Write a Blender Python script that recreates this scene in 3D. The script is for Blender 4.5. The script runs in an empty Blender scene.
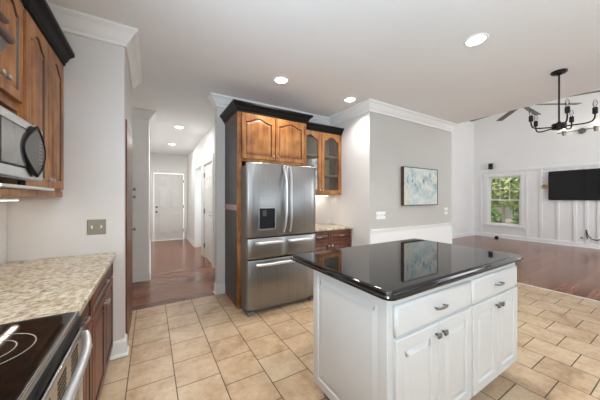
import bpy, bmesh, math, random
from mathutils import Vector
random.seed(7)
SC = bpy.context.scene
COL = SC.collection
PI = math.pi

# ------------------------------------------------------------------ camera, world, lights, exposure
cam_d = bpy.data.cameras.new('camera')
cam = bpy.data.objects.new('camera', cam_d); COL.objects.link(cam)
cam_d.sensor_width = 36.0
cam_d.lens = 36.0 * 248.0 / 600.0
cam_d.shift_y = -1.5 / 600.0
cam_d.clip_start = 0.02; cam_d.clip_end = 300
cam.location = (0, 0, 1.375)
cam.rotation_euler = (math.radians(90), 0, math.radians(-31.0))
SC.camera = cam

W = bpy.data.worlds.new('sky'); SC.world = W; W.use_nodes = True
nt = W.node_tree; nt.nodes.clear()
wo = nt.nodes.new('ShaderNodeOutputWorld'); bg = nt.nodes.new('ShaderNodeBackground')
tc = nt.nodes.new('ShaderNodeTexCoord'); sp = nt.nodes.new('ShaderNodeSeparateXYZ')
rp = nt.nodes.new('ShaderNodeValToRGB')
rp.color_ramp.elements[0].position = 0.45; rp.color_ramp.elements[0].color = (0.55, 0.55, 0.5, 1)
rp.color_ramp.elements[1].position = 0.75; rp.color_ramp.elements[1].color = (0.72, 0.86, 1.0, 1)
e = rp.color_ramp.elements.new(0.52); e.color = (0.95, 0.98, 1.0, 1)
mth = nt.nodes.new('ShaderNodeMath'); mth.operation = 'MULTIPLY_ADD'; mth.inputs[1].default_value = .5; mth.inputs[2].default_value = .5
nt.links.new(tc.outputs['Generated'], sp.inputs[0]); nt.links.new(sp.outputs['Z'], mth.inputs[0])
nt.links.new(mth.outputs[0], rp.inputs[0]); nt.links.new(rp.outputs[0], bg.inputs[0]); bg.inputs[1].default_value = 1.6
nt.links.new(bg.outputs[0], wo.inputs[0])

def sun_lamp():
    d = bpy.data.lights.new('sun', 'SUN'); d.energy = 4.0; d.angle = math.radians(2); d.color = (1, .96, .88)
    o = bpy.data.objects.new('sun', d); COL.objects.link(o)
    o.rotation_euler = Vector((0.55, -0.35, -0.75)).to_track_quat('-Z', 'Y').to_euler()
sun_lamp()

def area(name, loc, direction, sx, sy, power, color=(1, 1, 1)):
    d = bpy.data.lights.new(name, 'AREA'); d.shape = 'RECTANGLE'; d.size = sx; d.size_y = sy
    d.energy = power; d.color = color
    o = bpy.data.objects.new(name, d); COL.objects.link(o); o.location = loc
    o.rotation_euler = Vector(direction).to_track_quat('-Z', 'Z').to_euler()
    return o
COOL_TINT = (0.70, 0.86, 1.0)
# behind the camera: patio door inferred from fridge streak, other lamps are added fill
area('added_fill_rear', (0.80, -2.55, 1.65), (-.2, 1, 4.5), 1.5, 1.1, 20, COOL_TINT)  # made-up window lamp, tilted up to brighten the kitchen ceiling
area('daylight_patio_door', (3.55, -2.55, 1.15), (-.7, 1, .5), 1.1, 2.1, 16, COOL_TINT)
area('added_fill_living_room', (7.8, -2.55, 2.5), (.2, 1, 0.0), 3.6, 3.2, 122, (0.9, 0.95, 1.0))  # unseen fill lamp added to brighten the living room and TV wall
area('added_fill_left', (-.88, -.55, 1.65), (.9, .25, 1.5), 1.4, 1.1, 132, COOL_TINT)  # invented left opening; fill for island end, floor tiles and ceiling
# side passage off the hallway and the alcove beside it
area('daylight_side_passage', (2.4, 6.9, 1.6), (-1, 0, 0), 0.9, 1.8, 26, (0.8, 0.93, 1.0))

vs = SC.view_settings
vs.view_transform = 'Standard'; vs.look = 'None'; vs.gamma = 1.0; vs.use_curve_mapping = False
vs.exposure = 0.4
SC.cycles.max_bounces = 12; SC.cycles.diffuse_bounces = 8; SC.cycles.glossy_bounces = 6
SC.cycles.transmission_bounces = 8; SC.cycles.transparent_max_bounces = 16
SC.cycles.caustics_reflective = False; SC.cycles.caustics_refractive = False
SC.cycles.sample_clamp_indirect = 6.0
SC.cycles.use_denoising = True

# ------------------------------------------------------------------ materials
def lin(c):
    c = c / 255.0
    return c / 12.92 if c <= 0.04045 else ((c + 0.055) / 1.055) ** 2.4
def rgb(*c): return (lin(c[0]), lin(c[1]), lin(c[2]), 1.0)

class NT:
    def __init__(s, name):
        s.m = bpy.data.materials.new(name); s.m.use_nodes = True; s.t = s.m.node_tree
        s.b = s.t.nodes['Principled BSDF']
    def n(s, kind, **kw):
        x = s.t.nodes.new('ShaderNode' + kind)
        for k, v in kw.items():
            if k in x.inputs: x.inputs[k].default_value = v
            else: setattr(x, k, v)
        return x
    def l(s, a, b): s.t.links.new(a, b)
    def set(s, **kw):
        for k, v in kw.items(): s.b.inputs[k.replace('_', ' ')].default_value = v
    def coords(s, scale=(1, 1, 1), loc=(0, 0, 0), rot=(0, 0, 0)):
        c = s.n('TexCoord'); mp = s.n('Mapping')
        mp.inputs['Scale'].default_value = scale; mp.inputs['Location'].default_value = loc; mp.inputs['Rotation'].default_value = rot
        s.l(c.outputs['Object'], mp.inputs['Vector']); return mp.outputs['Vector']
    def ramp(s, fac, stops):
        r = s.n('ValToRGB'); els = r.color_ramp.elements
        els[0].position, els[0].color = stops[0]; els[1].position, els[1].color = stops[-1]
        for p, c in stops[1:-1]:
            q = els.new(p); q.color = c
        s.l(fac, r.inputs[0]); return r.outputs[0]
    def bump(s, h, strength=.2, dist=.01):
        b = s.n('Bump'); b.inputs['Strength'].default_value = strength; b.inputs['Distance'].default_value = dist
        s.l(h, b.inputs['Height']); s.l(b.outputs[0], s.b.inputs['Normal'])

def plain(name, c, rough=.5, metal=0.0, spec=.5, **kw):
    k = NT(name); k.set(Base_Color=rgb(*c), Roughness=rough, Metallic=metal, Specular_IOR_Level=spec, **kw); return k.m

def paint(name, c, rough=.75):
    k = NT(name); v = k.coords()
    n = k.n('TexNoise', Scale=1.3, Detail=2.0); k.l(v, n.inputs['Vector'])
    a = rgb(*[x - 2 for x in c]); b = rgb(*[min(255, x + 2) for x in c])
    k.l(k.ramp(n.outputs[0], [(.3, a), (.7, b)]), k.b.inputs['Base Color'])
    n2 = k.n('TexNoise', Scale=260.0, Detail=1.0); k.l(v, n2.inputs['Vector']); k.bump(n2.outputs[0], .04, .002)
    k.set(Roughness=rough); return k.m

def wood(name, dark, mid, light, rough=.42, scale=1.0, axis='Z'):
    k = NT(name)
    sc = {'Z': (11, 11, 1.0), 'Y': (11, 1.0, 11), 'X': (1.0, 11, 11)}[axis]
    v = k.coords(scale=tuple(q * scale for q in sc))
    n = k.n('TexNoise', Scale=1.6, Detail=7.0, Roughness=.62, Distortion=.9); k.l(v, n.inputs['Vector'])
    n3 = k.n('TexNoise', Scale=5.5, Detail=3.0); k.l(k.coords(), n3.inputs['Vector'])
    mx = k.n('Math', operation='MULTIPLY_ADD'); mx.inputs[1].default_value = .45
    k.l(n3.outputs[0], mx.inputs[0]); 
    mm = k.n('Math', operation='MULTIPLY'); mm.inputs[1].default_value = .55
    k.l(n.outputs[0], mm.inputs[0]); k.l(mm.outputs[0], mx.inputs[2])
    k.l(k.ramp(mx.outputs[0], [(.34, rgb(*dark)), (.48, rgb(*mid)), (.64, rgb(*light))]), k.b.inputs['Base Color'])
    k.bump(n.outputs[0], .06, .003); k.set(Roughness=rough, Coat_Weight=.08, Coat_Roughness=.25); return k.m

def steel(name, c=(148, 147, 146), rough=.33, axis='Z', aniso=.6):
    k = NT(name)
    sc = {'Z': (300, 300, 1.2), 'X': (1.2, 300, 300), 'Y': (300, 1.2, 300)}[axis]
    v = k.coords(scale=sc); n = k.n('TexNoise', Scale=1.0, Detail=2.0); k.l(v, n.inputs['Vector'])
    a = rgb(*[q - 10 for q in c]); b = rgb(*[min(255, q + 8) for q in c])
    k.l(k.ramp(n.outputs[0], [(.3, a), (.7, b)]), k.b.inputs['Base Color'])
    k.set(Metallic=1.0, Roughness=rough); k.bump(n.outputs[0], .02, .001); return k.m

def granite(name):
    k = NT(name); v = k.coords()
    n1 = k.n('TexNoise', Scale=38.0, Detail=6.0, Roughness=.75); k.l(v, n1.inputs['Vector'])
    n2 = k.n('TexNoise', Scale=8.0, Detail=4.0, Roughness=.6); k.l(v, n2.inputs['Vector'])
    vo = k.n('TexVoronoi', Scale=95.0); k.l(v, vo.inputs['Vector'])
    base = k.ramp(n1.outputs[0], [(.32, rgb(92, 76, 58)), (.42, rgb(158, 142, 118)), (.52, rgb(204, 194, 174)), (.68, rgb(230, 225, 214))])
    tint = k.ramp(n2.outputs[0], [(.38, rgb(202, 178, 138)), (.6, rgb(236, 230, 218))])
    mx = k.n('MixRGB', blend_type='MULTIPLY'); mx.inputs[0].default_value = .45; k.l(base, mx.inputs[1]); k.l(tint, mx.inputs[2])
    spk = k.ramp(vo.outputs['Distance'], [(.10, (1, 1, 1, 1)), (.20, (0, 0, 0, 1))])
    n4 = k.n('TexNoise', Scale=55.0, Detail=1.0); k.l(v, n4.inputs['Vector'])
    sel = k.ramp(n4.outputs[0], [(.56, (0, 0, 0, 1)), (.62, (1, 1, 1, 1))])
    ml = k.n('MixRGB', blend_type='MULTIPLY'); ml.inputs[0].default_value = 1.0; k.l(spk, ml.inputs[1]); k.l(sel, ml.inputs[2])
    m2 = k.n('MixRGB'); k.l(ml.outputs[0], m2.inputs[0]); k.l(mx.outputs[0], m2.inputs[1]); m2.inputs[2].default_value = rgb(70, 56, 44)
    k.l(m2.outputs[0], k.b.inputs['Base Color']); k.set(Roughness=.22); return k.m

def black_granite():
    k = NT('black_granite'); v = k.coords()
    vo = k.n('TexVoronoi', Scale=420.0); k.l(v, vo.inputs['Vector'])
    n = k.n('TexNoise', Scale=160.0, Detail=2.0); k.l(v, n.inputs['Vector'])
    c = k.ramp(n.outputs[0], [(.45, rgb(14, 13, 13)), (.62, rgb(24, 23, 22)), (.78, rgb(58, 55, 52))])
    k.l(c, k.b.inputs['Base Color']); k.set(Roughness=.035, IOR=1.58); return k.m

def tile_floor():
    k = NT('stone_floor_tile')
    P = .3115
    c = k.n('TexCoord'); s_ = k.n('SeparateXYZ'); k.l(c.outputs['Object'], s_.inputs[0])
    a = k.n('Math', operation='ADD'); a.inputs[1].default_value = -2.155 + P / 2 + 20 * P; k.l(s_.outputs['Y'], a.inputs[0])
    b = k.n('Math', operation='ADD'); b.inputs[1].default_value = .151 + 20 * .3095; k.l(s_.outputs['X'], b.inputs[0])
    cb = k.n('CombineXYZ'); k.l(a.outputs[0], cb.inputs[0]); k.l(b.outputs[0], cb.inputs[1])
    br = k.n('TexBrick', offset=.5, offset_frequency=2, squash=1.0)
    br.inputs['Scale'].default_value = 1.0; br.inputs['Mortar Size'].default_value = .0042; br.inputs['Mortar Smooth'].default_value = .3
    br.inputs['Bias'].default_value = 0.0; br.inputs['Brick Width'].default_value = P; br.inputs['Row Height'].default_value = .3095
    br.inputs['Color1'].default_value = (0, 0, 0, 1); br.inputs['Color2'].default_value = (1, 1, 1, 1); br.inputs['Mortar'].default_value = (.5, .5, .5, 1)
    k.l(cb.outputs[0], br.inputs['Vector'])
    n = k.n('TexNoise', Scale=4.2, Detail=7.0, Roughness=.66, Distortion=.4); k.l(c.outputs['Object'], n.inputs['Vector'])
    n2 = k.n('TexNoise', Scale=22.0, Detail=4.0, Roughness=.7); k.l(c.outputs['Object'], n2.inputs['Vector'])
    ma = k.n('Math', operation='MULTIPLY_ADD'); ma.inputs[1].default_value = .30
    k.l(n2.outputs[0], ma.inputs[0]); mb = k.n('Math', operation='MULTIPLY_ADD'); mb.inputs[1].default_value = .70; mb.inputs[2].default_value = 0
    k.l(n.outputs[0], mb.inputs[0]); k.l(mb.outputs[0], ma.inputs[2])
    mc = k.n('Math', operation='MULTIPLY_ADD'); mc.inputs[1].default_value = .10; k.l(br.outputs['Color'], mc.inputs[0]); k.l(ma.outputs[0], mc.inputs[2])
    col = k.ramp(mc.outputs[0], [(.34, rgb(146, 114, 82)), (.50, rgb(184, 154, 121)), (.68, rgb(204, 180, 150))])
    mx = k.n('MixRGB'); k.l(br.outputs['Fac'], mx.inputs[0]); k.l(col, mx.inputs[1]); mx.inputs[2].default_value = rgb(74, 54, 39)
    k.l(mx.outputs[0], k.b.inputs['Base Color'])
    inv = k.n('Math', operation='SUBTRACT'); inv.inputs[0].default_value = 1.0; k.l(br.outputs['Fac'], inv.inputs[1])
    k.bump(inv.outputs[0], .35, .004); k.set(Roughness=.38); return k.m

def plank_floor():
    k = NT('red_brown_plank_floor'); c = k.n('TexCoord')
    br = k.n('TexBrick', offset=.37, offset_frequency=2)
    br.inputs['Scale'].default_value = 1.0; br.inputs['Mortar Size'].default_value = .0012; br.inputs['Brick Width'].default_value = 1.25
    br.inputs['Row Height'].default_value = .115; br.inputs['Bias'].default_value = 0
    br.inputs['Color1'].default_value = (0, 0, 0, 1); br.inputs['Color2'].default_value = (1, 1, 1, 1); br.inputs['Mortar'].default_value = (0, 0, 0, 1)
    k.l(c.outputs['Object'], br.inputs['Vector'])
    mp = k.n('Mapping'); mp.inputs['Scale'].default_value = (1.6, 22, 1); k.l(c.outputs['Object'], mp.inputs['Vector'])
    n = k.n('TexNoise', Scale=1.5, Detail=5.0, Roughness=.6); k.l(mp.outputs[0], n.inputs['Vector'])
    ma = k.n('Math', operation='MULTIPLY_ADD'); ma.inputs[1].default_value = .35; k.l(br.outputs['Color'], ma.inputs[0])
    mb = k.n('Math', operation='MULTIPLY'); mb.inputs[1].default_value = .65; k.l(n.outputs[0], mb.inputs[0]); k.l(mb.outputs[0], ma.inputs[2])
    col = k.ramp(ma.outputs[0], [(.22, rgb(84, 45, 25)), (.45, rgb(118, 69, 43)), (.75, rgb(146, 93, 61))])
    mx = k.n('MixRGB'); k.l(br.outputs['Fac'], mx.inputs[0]); k.l(col, mx.inputs[1]); mx.inputs[2].default_value = rgb(60, 36, 26)
    k.l(mx.outputs[0], k.b.inputs['Base Color']); k.bump(n.outputs[0], .05, .002); k.set(Roughness=.2, IOR=1.55); return k.m

def splash_tile():
    k = NT('white_backsplash_tile'); c = k.n('TexCoord'); s_ = k.n('SeparateXYZ'); k.l(c.outputs['Object'], s_.inputs[0])
    cb = k.n('CombineXYZ'); k.l(s_.outputs['Y'], cb.inputs[0]); k.l(s_.outputs['Z'], cb.inputs[1])
    mp = k.n('Mapping'); mp.inputs['Rotation'].default_value = (0, 0, PI / 4); k.l(cb.outputs[0], mp.inputs[0])
    br = k.n('TexBrick', offset=0.0); br.inputs['Scale'].default_value = 1; br.inputs['Mortar Size'].default_value = .0015
    br.inputs['Brick Width'].default_value = .15; br.inputs['Row Height'].default_value = .15
    br.inputs['Color1'].default_value = rgb(226, 224, 220); br.inputs['Color2'].default_value = rgb(220, 218, 214); br.inputs['Mortar'].default_value = rgb(200, 197, 192)
    k.l(mp.outputs[0], br.inputs['Vector']); k.l(br.outputs['Color'], k.b.inputs['Base Color']); k.set(Roughness=.25); return k.m

def glass_mat(name, tint=(1, 1, 1, 1), refl=.10):
    k = NT(name); out = k.t.nodes['Material Output']; k.t.nodes.remove(k.b)
    tr = k.n('BsdfTransparent'); tr.inputs[0].default_value = tint
    gl = k.n('BsdfGlossy'); gl.inputs['Roughness'].default_value = .02
    fr = k.n('Fresnel'); fr.inputs[0].default_value = 1.45
    mx = k.n('MixShader'); k.l(fr.outputs[0], mx.inputs[0]); k.l(tr.outputs[0], mx.inputs[1]); k.l(gl.outputs[0], mx.inputs[2]); k.l(mx.outputs[0], out.inputs[0])
    return k.m

def emit(name, c, s):
    k = NT(name); k.set(Base_Color=rgb(*c), Emission_Color=rgb(*c), Emission_Strength=s); return k.m

def canvas_mat(x0, z0, w, h):
    # abstract garden: pale sky ground, teal and slate blotches on stems, warm lower left
    k = NT('painted_canvas'); c = k.n('TexCoord'); s_ = k.n('SeparateXYZ'); k.l(c.outputs['Object'], s_.inputs[0])
    def norm(sock, o, sc):
        a = k.n('Math', operation='SUBTRACT'); a.inputs[1].default_value = o; k.l(sock, a.inputs[0])
        d = k.n('Math', operation='DIVIDE'); d.inputs[1].default_value = sc; k.l(a.outputs[0], d.inputs[0]); return d.outputs[0]
    U = norm(s_.outputs['X'], x0, w); V = norm(s_.outputs['Z'], z0, h)
    cb = k.n('CombineXYZ'); k.l(U, cb.inputs[0]); k.l(V, cb.inputs[1])
    n1 = k.n('TexNoise', Scale=3.2, Detail=5.0, Roughness=.65, Distortion=.5); k.l(cb.outputs[0], n1.inputs['Vector'])
    g = k.ramp(n1.outputs[0], [(.3, rgb(132, 168, 176)), (.43, rgb(182, 196, 196)), (.58, rgb(210, 210, 203)), (.75, rgb(190, 198, 184))])
    mp = k.n('Mapping'); mp.inputs['Scale'].default_value = (15, 5.0, 1); k.l(cb.outputs[0], mp.inputs['Vector'])
    n2 = k.n('TexNoise', Scale=1.0, Detail=5.0, Roughness=.75); k.l(mp.outputs[0], n2.inputs['Vector'])
    bl = k.ramp(n2.outputs[0], [(.49, (0, 0, 0, 1)), (.63, (.9, .9, .9, 1))])
    band = k.ramp(V, [(.22, (.12, .12, .12, 1)), (.45, (.55, .55, .55, 1)), (.72, (1, 1, 1, 1)), (.97, (.2, .2, .2, 1))])
    ml = k.n('MixRGB', blend_type='MULTIPLY'); ml.inputs[0].default_value = 1; k.l(bl, ml.inputs[1]); k.l(band, ml.inputs[2])
    mx = k.n('MixRGB'); k.l(ml.outputs[0], mx.inputs[0]); k.l(g, mx.inputs[1]); mx.inputs[2].default_value = rgb(72, 86, 82)
    wl = k.ramp(U, [(.0, (.55, .55, .55, 1)), (.30, (0, 0, 0, 1))])
    lo = k.ramp(V, [(.15, (1, 1, 1, 1)), (.62, (0, 0, 0, 1))])
    m3 = k.n('MixRGB', blend_type='MULTIPLY'); m3.inputs[0].default_value = 1; k.l(wl, m3.inputs[1]); k.l(lo, m3.inputs[2])
    m4 = k.n('MixRGB'); k.l(m3.outputs[0], m4.inputs[0]); k.l(mx.outputs[0], m4.inputs[1]); m4.inputs[2].default_value = rgb(222, 200, 160)
    k.l(m4.outputs[0], k.b.inputs['Base Color']); k.set(Roughness=.6); return k.m

M = dict(
    wall=paint('warm_white_wall_paint', (214, 211, 207)),
    hallwall=paint('hall_white_paint', (236, 235, 233)),
    greige=paint('warm_grey_wall_paint', (188, 184, 178)),
    white=paint('living_white_paint', (232, 231, 229)),
    ceil=paint('ceiling_paint', (236, 237, 238), .85),
    trim=plain('white_trim_paint', (232, 232, 230), .4),
    cab_white=plain('white_cabinet_lacquer', (208, 207, 204), .35),
    reveal=plain('cabinet_reveal_grey', (150, 148, 144), .6),
    honey=wood('honey_maple', (86, 46, 18), (148, 92, 44), (184, 130, 72)),
    honey_dark=plain('dark_glaze', (70, 40, 20), .4),
    cherry=wood('dark_cherry', (58, 29, 18), (98, 53, 34), (128, 76, 50)),
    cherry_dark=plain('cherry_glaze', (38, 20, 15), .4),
    doorwood=wood('stained_door_wood', (54, 27, 12), (98, 54, 25), (122, 72, 36)),
    crown=plain('black_stained_crown', (17, 15, 14), .5, 0, .2),
    greypanel=plain('charcoal_panel_paint', (68, 66, 67), .45),
    shelf=plain('pale_maple_shelf', (214, 184, 136), .5),
    inside=plain('cabinet_interior', (206, 192, 172), .6),
    granite=granite('speckled_beige_granite'),
    blackg=black_granite(),
    tile=tile_floor(), plank=plank_floor(), splash=splash_tile(),
    steel=steel('brushed_stainless'), steelx=steel('brushed_stainless_horizontal', axis='X'), steely=steel('brushed_stainless_lengthwise', (190, 190, 190), .25, 'Y'),
    handle=plain('satin_steel_handle', (226, 226, 226), .36, .85),
    nickel=plain('brushed_nickel', (196, 192, 184), .3, 1.0),
    pewter=plain('dark_pewter', (128, 125, 121), .35, 1.0),
    plate=plain('aged_nickel_plate', (146, 136, 120), .5, .6),
    togg=plain('pale_grey_plastic', (205, 203, 198), .4),
    case=plain('grey_appliance_side', (112, 111, 111), .5),
    black=plain('black_plastic', (13, 13, 14), .5, 0, .25),
    gblack=plain('gloss_black_glass', (9, 9, 10), .05),
    gasket=plain('black_gasket', (10, 10, 10), .7),
    greyglass=plain('grey_control_glass', (74, 71, 68), .4),
    mwglass=plain('microwave_window', (84, 82, 80), .15),
    keymark=plain('pale_key_marks', (150, 147, 142), .5),
    ringmark=plain('cooktop_ring_print', (150, 146, 138), .3),
    iron=plain('matte_black_iron', (30, 29, 28), .45, .6),
    bladegrey=plain('grey_fan_blade', (120, 118, 116), .5),
    bulb=glass_mat('clear_bulb_glass', (.93, .94, .94, 1)),
    pane=glass_mat('window_glass', (.97, .98, .98, 1)),
    cabpane=glass_mat('cabinet_glass', (.93, .94, .93, 1)),
    filament=plain('filament', (205, 190, 150), .4, .5),
    lamp=emit('lamp_lens', (255, 250, 244), 9.0),
    wallbulb=emit('wall_lamp_glow', (255, 244, 225), 14.0),
    brass=plain('polished_brass', (202, 158, 82), .22, 1.0),
    wplastic=plain('white_plastic', (238, 237, 233), .4),
    screen=plain('tv_screen', (13, 13, 15), .12),
    cordm=plain('black_cord_rubber', (30, 30, 30), .6),
    frame=wood('dark_picture_frame', (46, 32, 24), (66, 48, 36), (84, 62, 46)),
    bark=plain('tree_bark', (150, 138, 126), .9),
    leafA=plain('spring_leaf', (160, 172, 104), .6, 0, .3, Subsurface_Weight=0.0),
    leafB=plain('olive_leaf', (112, 136, 72), .6, 0, .3),
    lawn=plain('dry_lawn', (150, 132, 112), .95),
    stone=plain('pale_garden_wall', (200, 196, 188), .9),
)

# ------------------------------------------------------------------ mesh helpers
class MB:
    def __init__(s): s.v = []; s.f = []; s.mi = []; s.fl = []; s.cur = 0
    def mat(s, i): s.cur = i; return s
    def add(s, vs, fs, flat=None):
        o = len(s.v); s.v += [Vector(p) for p in vs]
        for i, f in enumerate(fs): s.f.append([o + i_ for i_ in f]); s.mi.append(s.cur); s.fl.append(flat is not None and flat[i])
        return s
    def box(s, x0, x1, y0, y1, z0, z1, bv=0.0, seg=2):
        x0, x1 = min(x0, x1), max(x0, x1); y0, y1 = min(y0, y1), max(y0, y1); z0, z1 = min(z0, z1), max(z0, z1)
        vs = [(x0, y0, z0), (x1, y0, z0), (x1, y1, z0), (x0, y1, z0), (x0, y0, z1), (x1, y0, z1), (x1, y1, z1), (x0, y1, z1)]
        fs = [(3, 2, 1, 0), (4, 5, 6, 7), (0, 1, 5, 4), (1, 2, 6, 5), (2, 3, 7, 6), (3, 0, 4, 7)]
        if bv <= 0: return s.add(vs, fs)
        bm = bmesh.new(); bv_ = [bm.verts.new(p) for p in vs]
        for f in fs: bm.faces.new([bv_[i] for i in f])
        bmesh.ops.bevel(bm, geom=list(bm.edges), offset=bv, segments=seg, profile=.5, affect='EDGES'); bm.normal_update()
        bm.verts.index_update()
        s.add([v.co.copy() for v in bm.verts], [[v.index for v in f.verts] for f in bm.faces], [max(abs(q) for q in f.normal) > .999 for f in bm.faces]); bm.free(); return s
    def loops(s, rings, cap0=True, cap1=True, closed=True):
        n = len(rings[0]); vs = [p for r in rings for p in r]; fs = []
        for k in range(len(rings) - 1):
            for i in range(n if closed else n - 1):
                j = (i + 1) % n; fs.append((k * n + i, k * n + j, (k + 1) * n + j, (k + 1) * n + i))
        if cap0: fs.append(tuple(reversed(range(n))))
        if cap1: fs.append(tuple((len(rings) - 1) * n + i for i in range(n)))
        nc = int(cap0) + int(cap1)
        return s.add(vs, fs, [False] * (len(fs) - nc) + [True] * nc)
    def tube(s, path, r, n=10, flat=1.0):
        path = [Vector(p) for p in path]; rings = []
        up = Vector((0, 0, 1)); prev = None
        for i, p in enumerate(path):
            t = (path[min(i + 1, len(path) - 1)] - path[max(i - 1, 0)]).normalized()
            if prev is None:
                a = t.cross(up if abs(t.z) < .95 else Vector((1, 0, 0))).normalized()
            else:
                a = (prev - t * prev.dot(t)).normalized()
            prev = a; b = t.cross(a)
            rr = r[i] if isinstance(r, (list, tuple)) else r
            rings.append([p + a * (math.cos(2 * PI * k / n) * rr) + b * (math.sin(2 * PI * k / n) * rr * flat) for k in range(n)])
        return s.loops(rings)
    def lathe(s, c, prof, axis='Z', n=20, cap=True):
        c = Vector(c); rings = []
        for r, h in prof:
            ring = []
            for k in range(n):
                a = 2 * PI * k / n; q = (r * math.cos(a), r * math.sin(a))
                ring.append(c + (Vector((q[0], q[1], h)) if axis == 'Z' else Vector((h, q[0], q[1])) if axis == 'X' else Vector((q[0], h, q[1]))))
            rings.append(ring)
        return s.loops(rings, cap, cap)
    def prism(s, poly, mapf, d0, d1):
        return s.loops([[mapf(a, b, d0) for a, b in poly], [mapf(a, b, d1) for a, b in poly]])
    def sweep(s, path, prof, side=1):
        # path: 2-D polyline in plan, prof: closed (offset, z) outline, offset to the right of travel
        n = len(path); P = [Vector(p) for p in path]; offs = []
        for i in range(n):
            dirs = []
            if i > 0: dirs.append((P[i] - P[i - 1]).normalized())
            if i < n - 1: dirs.append((P[i + 1] - P[i]).normalized())
            ns = [Vector((d.y, -d.x)) * side for d in dirs]
            m = ns[0] if len(ns) == 1 else (ns[0] + ns[1]) / (1 + ns[0].dot(ns[1]))
            offs.append(m)
        rings = [[(P[i].x + offs[i].x * o, P[i].y + offs[i].y * o, z) for o, z in prof] for i in range(n)]
        return s.loops(rings)
    def build(s, name, mats, parent=None, smooth=True, ang=35):
        org = Vector((0, 0, 0)); p = parent
        while p is not None: org += p.location; p = p.parent
        me = bpy.data.meshes.new(name)
        me.from_pydata([tuple(v - org) for v in s.v], [], s.f)
        if not isinstance(mats, (list, tuple)): mats = [mats]
        for m in mats: me.materials.append(m)
        for pl, i in zip(me.polygons, s.mi): pl.material_index = i
        bm = bmesh.new(); bm.from_mesh(me); bmesh.ops.recalc_face_normals(bm, faces=list(bm.faces)); bm.to_mesh(me); bm.free()
        if smooth:
            me.shade_smooth(); me.set_sharp_from_angle(angle=math.radians(ang))
            for pl, q in zip(me.polygons, s.fl):
                if q: pl.use_smooth = False
        o = bpy.data.objects.new(name, me); COL.objects.link(o)
        if parent is not None: o.parent = parent
        return o

def thing(name, label, cat, loc, group=None):
    o = bpy.data.objects.new(name, None); COL.objects.link(o); o.location = loc; o.empty_display_size = .1
    return tag(o, label, cat, group)
def tag(o, label, cat, group=None):
    o['label'] = label; o['category'] = cat
    if group: o['group'] = group
    return o
def struct(o, label=None):
    o['kind'] = 'structure'
    if label: o['label'] = label; 
    return o
def sbox(name, m, *b, bv=0): return struct(MB().box(*b, bv=bv).build(name, m))

def mapper(O, U, V, N):
    O, U, V, N = Vector(O), Vector(U), Vector(V), Vector(N)
    return lambda a, b, c: O + U * a + V * b + N * c

def inset(poly, d):
    n = len(poly); out = []
    for i in range(n):
        p0, p1, p2 = Vector(poly[i - 1]), Vector(poly[i]), Vector(poly[(i + 1) % n])
        a = (p1 - p0).normalized(); b = (p2 - p1).normalized()
        na, nb = Vector((-a.y, a.x)), Vector((-b.y, b.x))
        den = max(.35, 1 + na.dot(nb)); q = p1 + (na + nb) / den * d
        out.append((q.x, q.y))
    return out

def door_outline(w, h, st, drop, K=18):
    inner = [(st, st), (w - st, st)]; outer = [(0, 0), (w, 0)]
    for i in range(K + 1):
        t = 1 - 2 * i / K
        f = 0 if abs(t) > .86 else .5 * (1 + math.cos(PI * t / .86))
        f = f ** .8
        x = w / 2 + t * (w / 2 - st)
        inner.append((x, h - st - drop * (1 - f))); outer.append((w / 2 + t * w / 2, h))
    return inner, outer

def panel_door(mp, w, h, th=.02, st=.055, drop=0.0, glaze=False):
    """frame-and-raised-panel door leaf, arched when drop > 0; material 1 is the groove"""
    inner, outer = door_outline(w, h, st, drop)
    b = MB(); e = .003
    oi = [(min(max(x, e), w - e), min(max(y, e), h - e)) for x, y in outer]
    L = lambda poly, c: [mp(x, y, c) for x, y in poly]
    b.loops([L(outer, 0), L(outer, th - e), L(oi, th), L(inner, th)], cap1=False)
    i1, i2, i3 = inset(inner, .005), inset(inner, .011), inset(inner, min(.042, w * .12))
    b.mat(1 if glaze else 0)
    b.loops([L(inner, th), L(i1, th - .008), L(i2, th - .009)], cap0=False, cap1=False)
    b.mat(0)
    b.loops([L(i2, th - .009), L(i3, th - .001)], cap0=False, cap1=True)
    return b

def glass_door(mp, w, h, th=.02, st=.05, drop=0.0):
    inner, outer = door_outline(w, h, st, drop); L = lambda poly, c: [mp(x, y, c) for x, y in poly]
    e = .003; oi = [(min(max(x, e), w - e), min(max(y, e), h - e)) for x, y in outer]; i1 = inset(inner, .004)
    b = MB(); b.loops([L(inner, 0), L(outer, 0), L(outer, th - e), L(oi, th), L(inner, th), L(i1, th - .006), L(i1, 0)], cap0=False, cap1=False)
    g = MB().prism(inset(inner, .001), mp, .006, .010)
    return b, g

def knob(mp, a, b, c, r=.014):
    m = MB(); rings = []
    for rr, h in [(.006, 0), (.005, .012), (.008, .015), (r, .018), (r, .024), (r * .7, .028)]:
        rings.append([mp(a + rr * math.cos(2 * PI * k / 14), b + rr * math.sin(2 * PI * k / 14), c + h) for k in range(14)])
    return m.loops(rings)
def square_knob(mp, a, b, c, r=.013):
    m = MB()
    m.prism([(a - .005, b - .005), (a + .005, b - .005), (a + .005, b + .005), (a - .005, b + .005)], mp, c, c + .016)
    m.loops([[mp(a + sx * q, b + sy * q, c + h) for sx, sy in ((-1, -1), (1, -1), (1, 1), (-1, 1))] for q, h in ((r * .8, .015), (r, .018), (r, .025), (r * .75, .029))])
    return m
def pull(mp, a, b, c, half=.05, r=.0055, out=.028):
    m = MB()
    pts = [mp(a + half * t, b, c + out * (1 - abs(t) ** 3 * .35)) for t in [i / 6 for i in range(-6, 7)]]
    m.tube(pts, [r * (.7 + .6 * (1 - abs(i / 6))) for i in range(-6, 7)], 10)
    for sgn in (-1, 1):
        m.tube([mp(a + sgn * half * .72, b, c), mp(a + sgn * half * .72, b, c + out * .9)], r * .9, 8)
    return m

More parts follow.
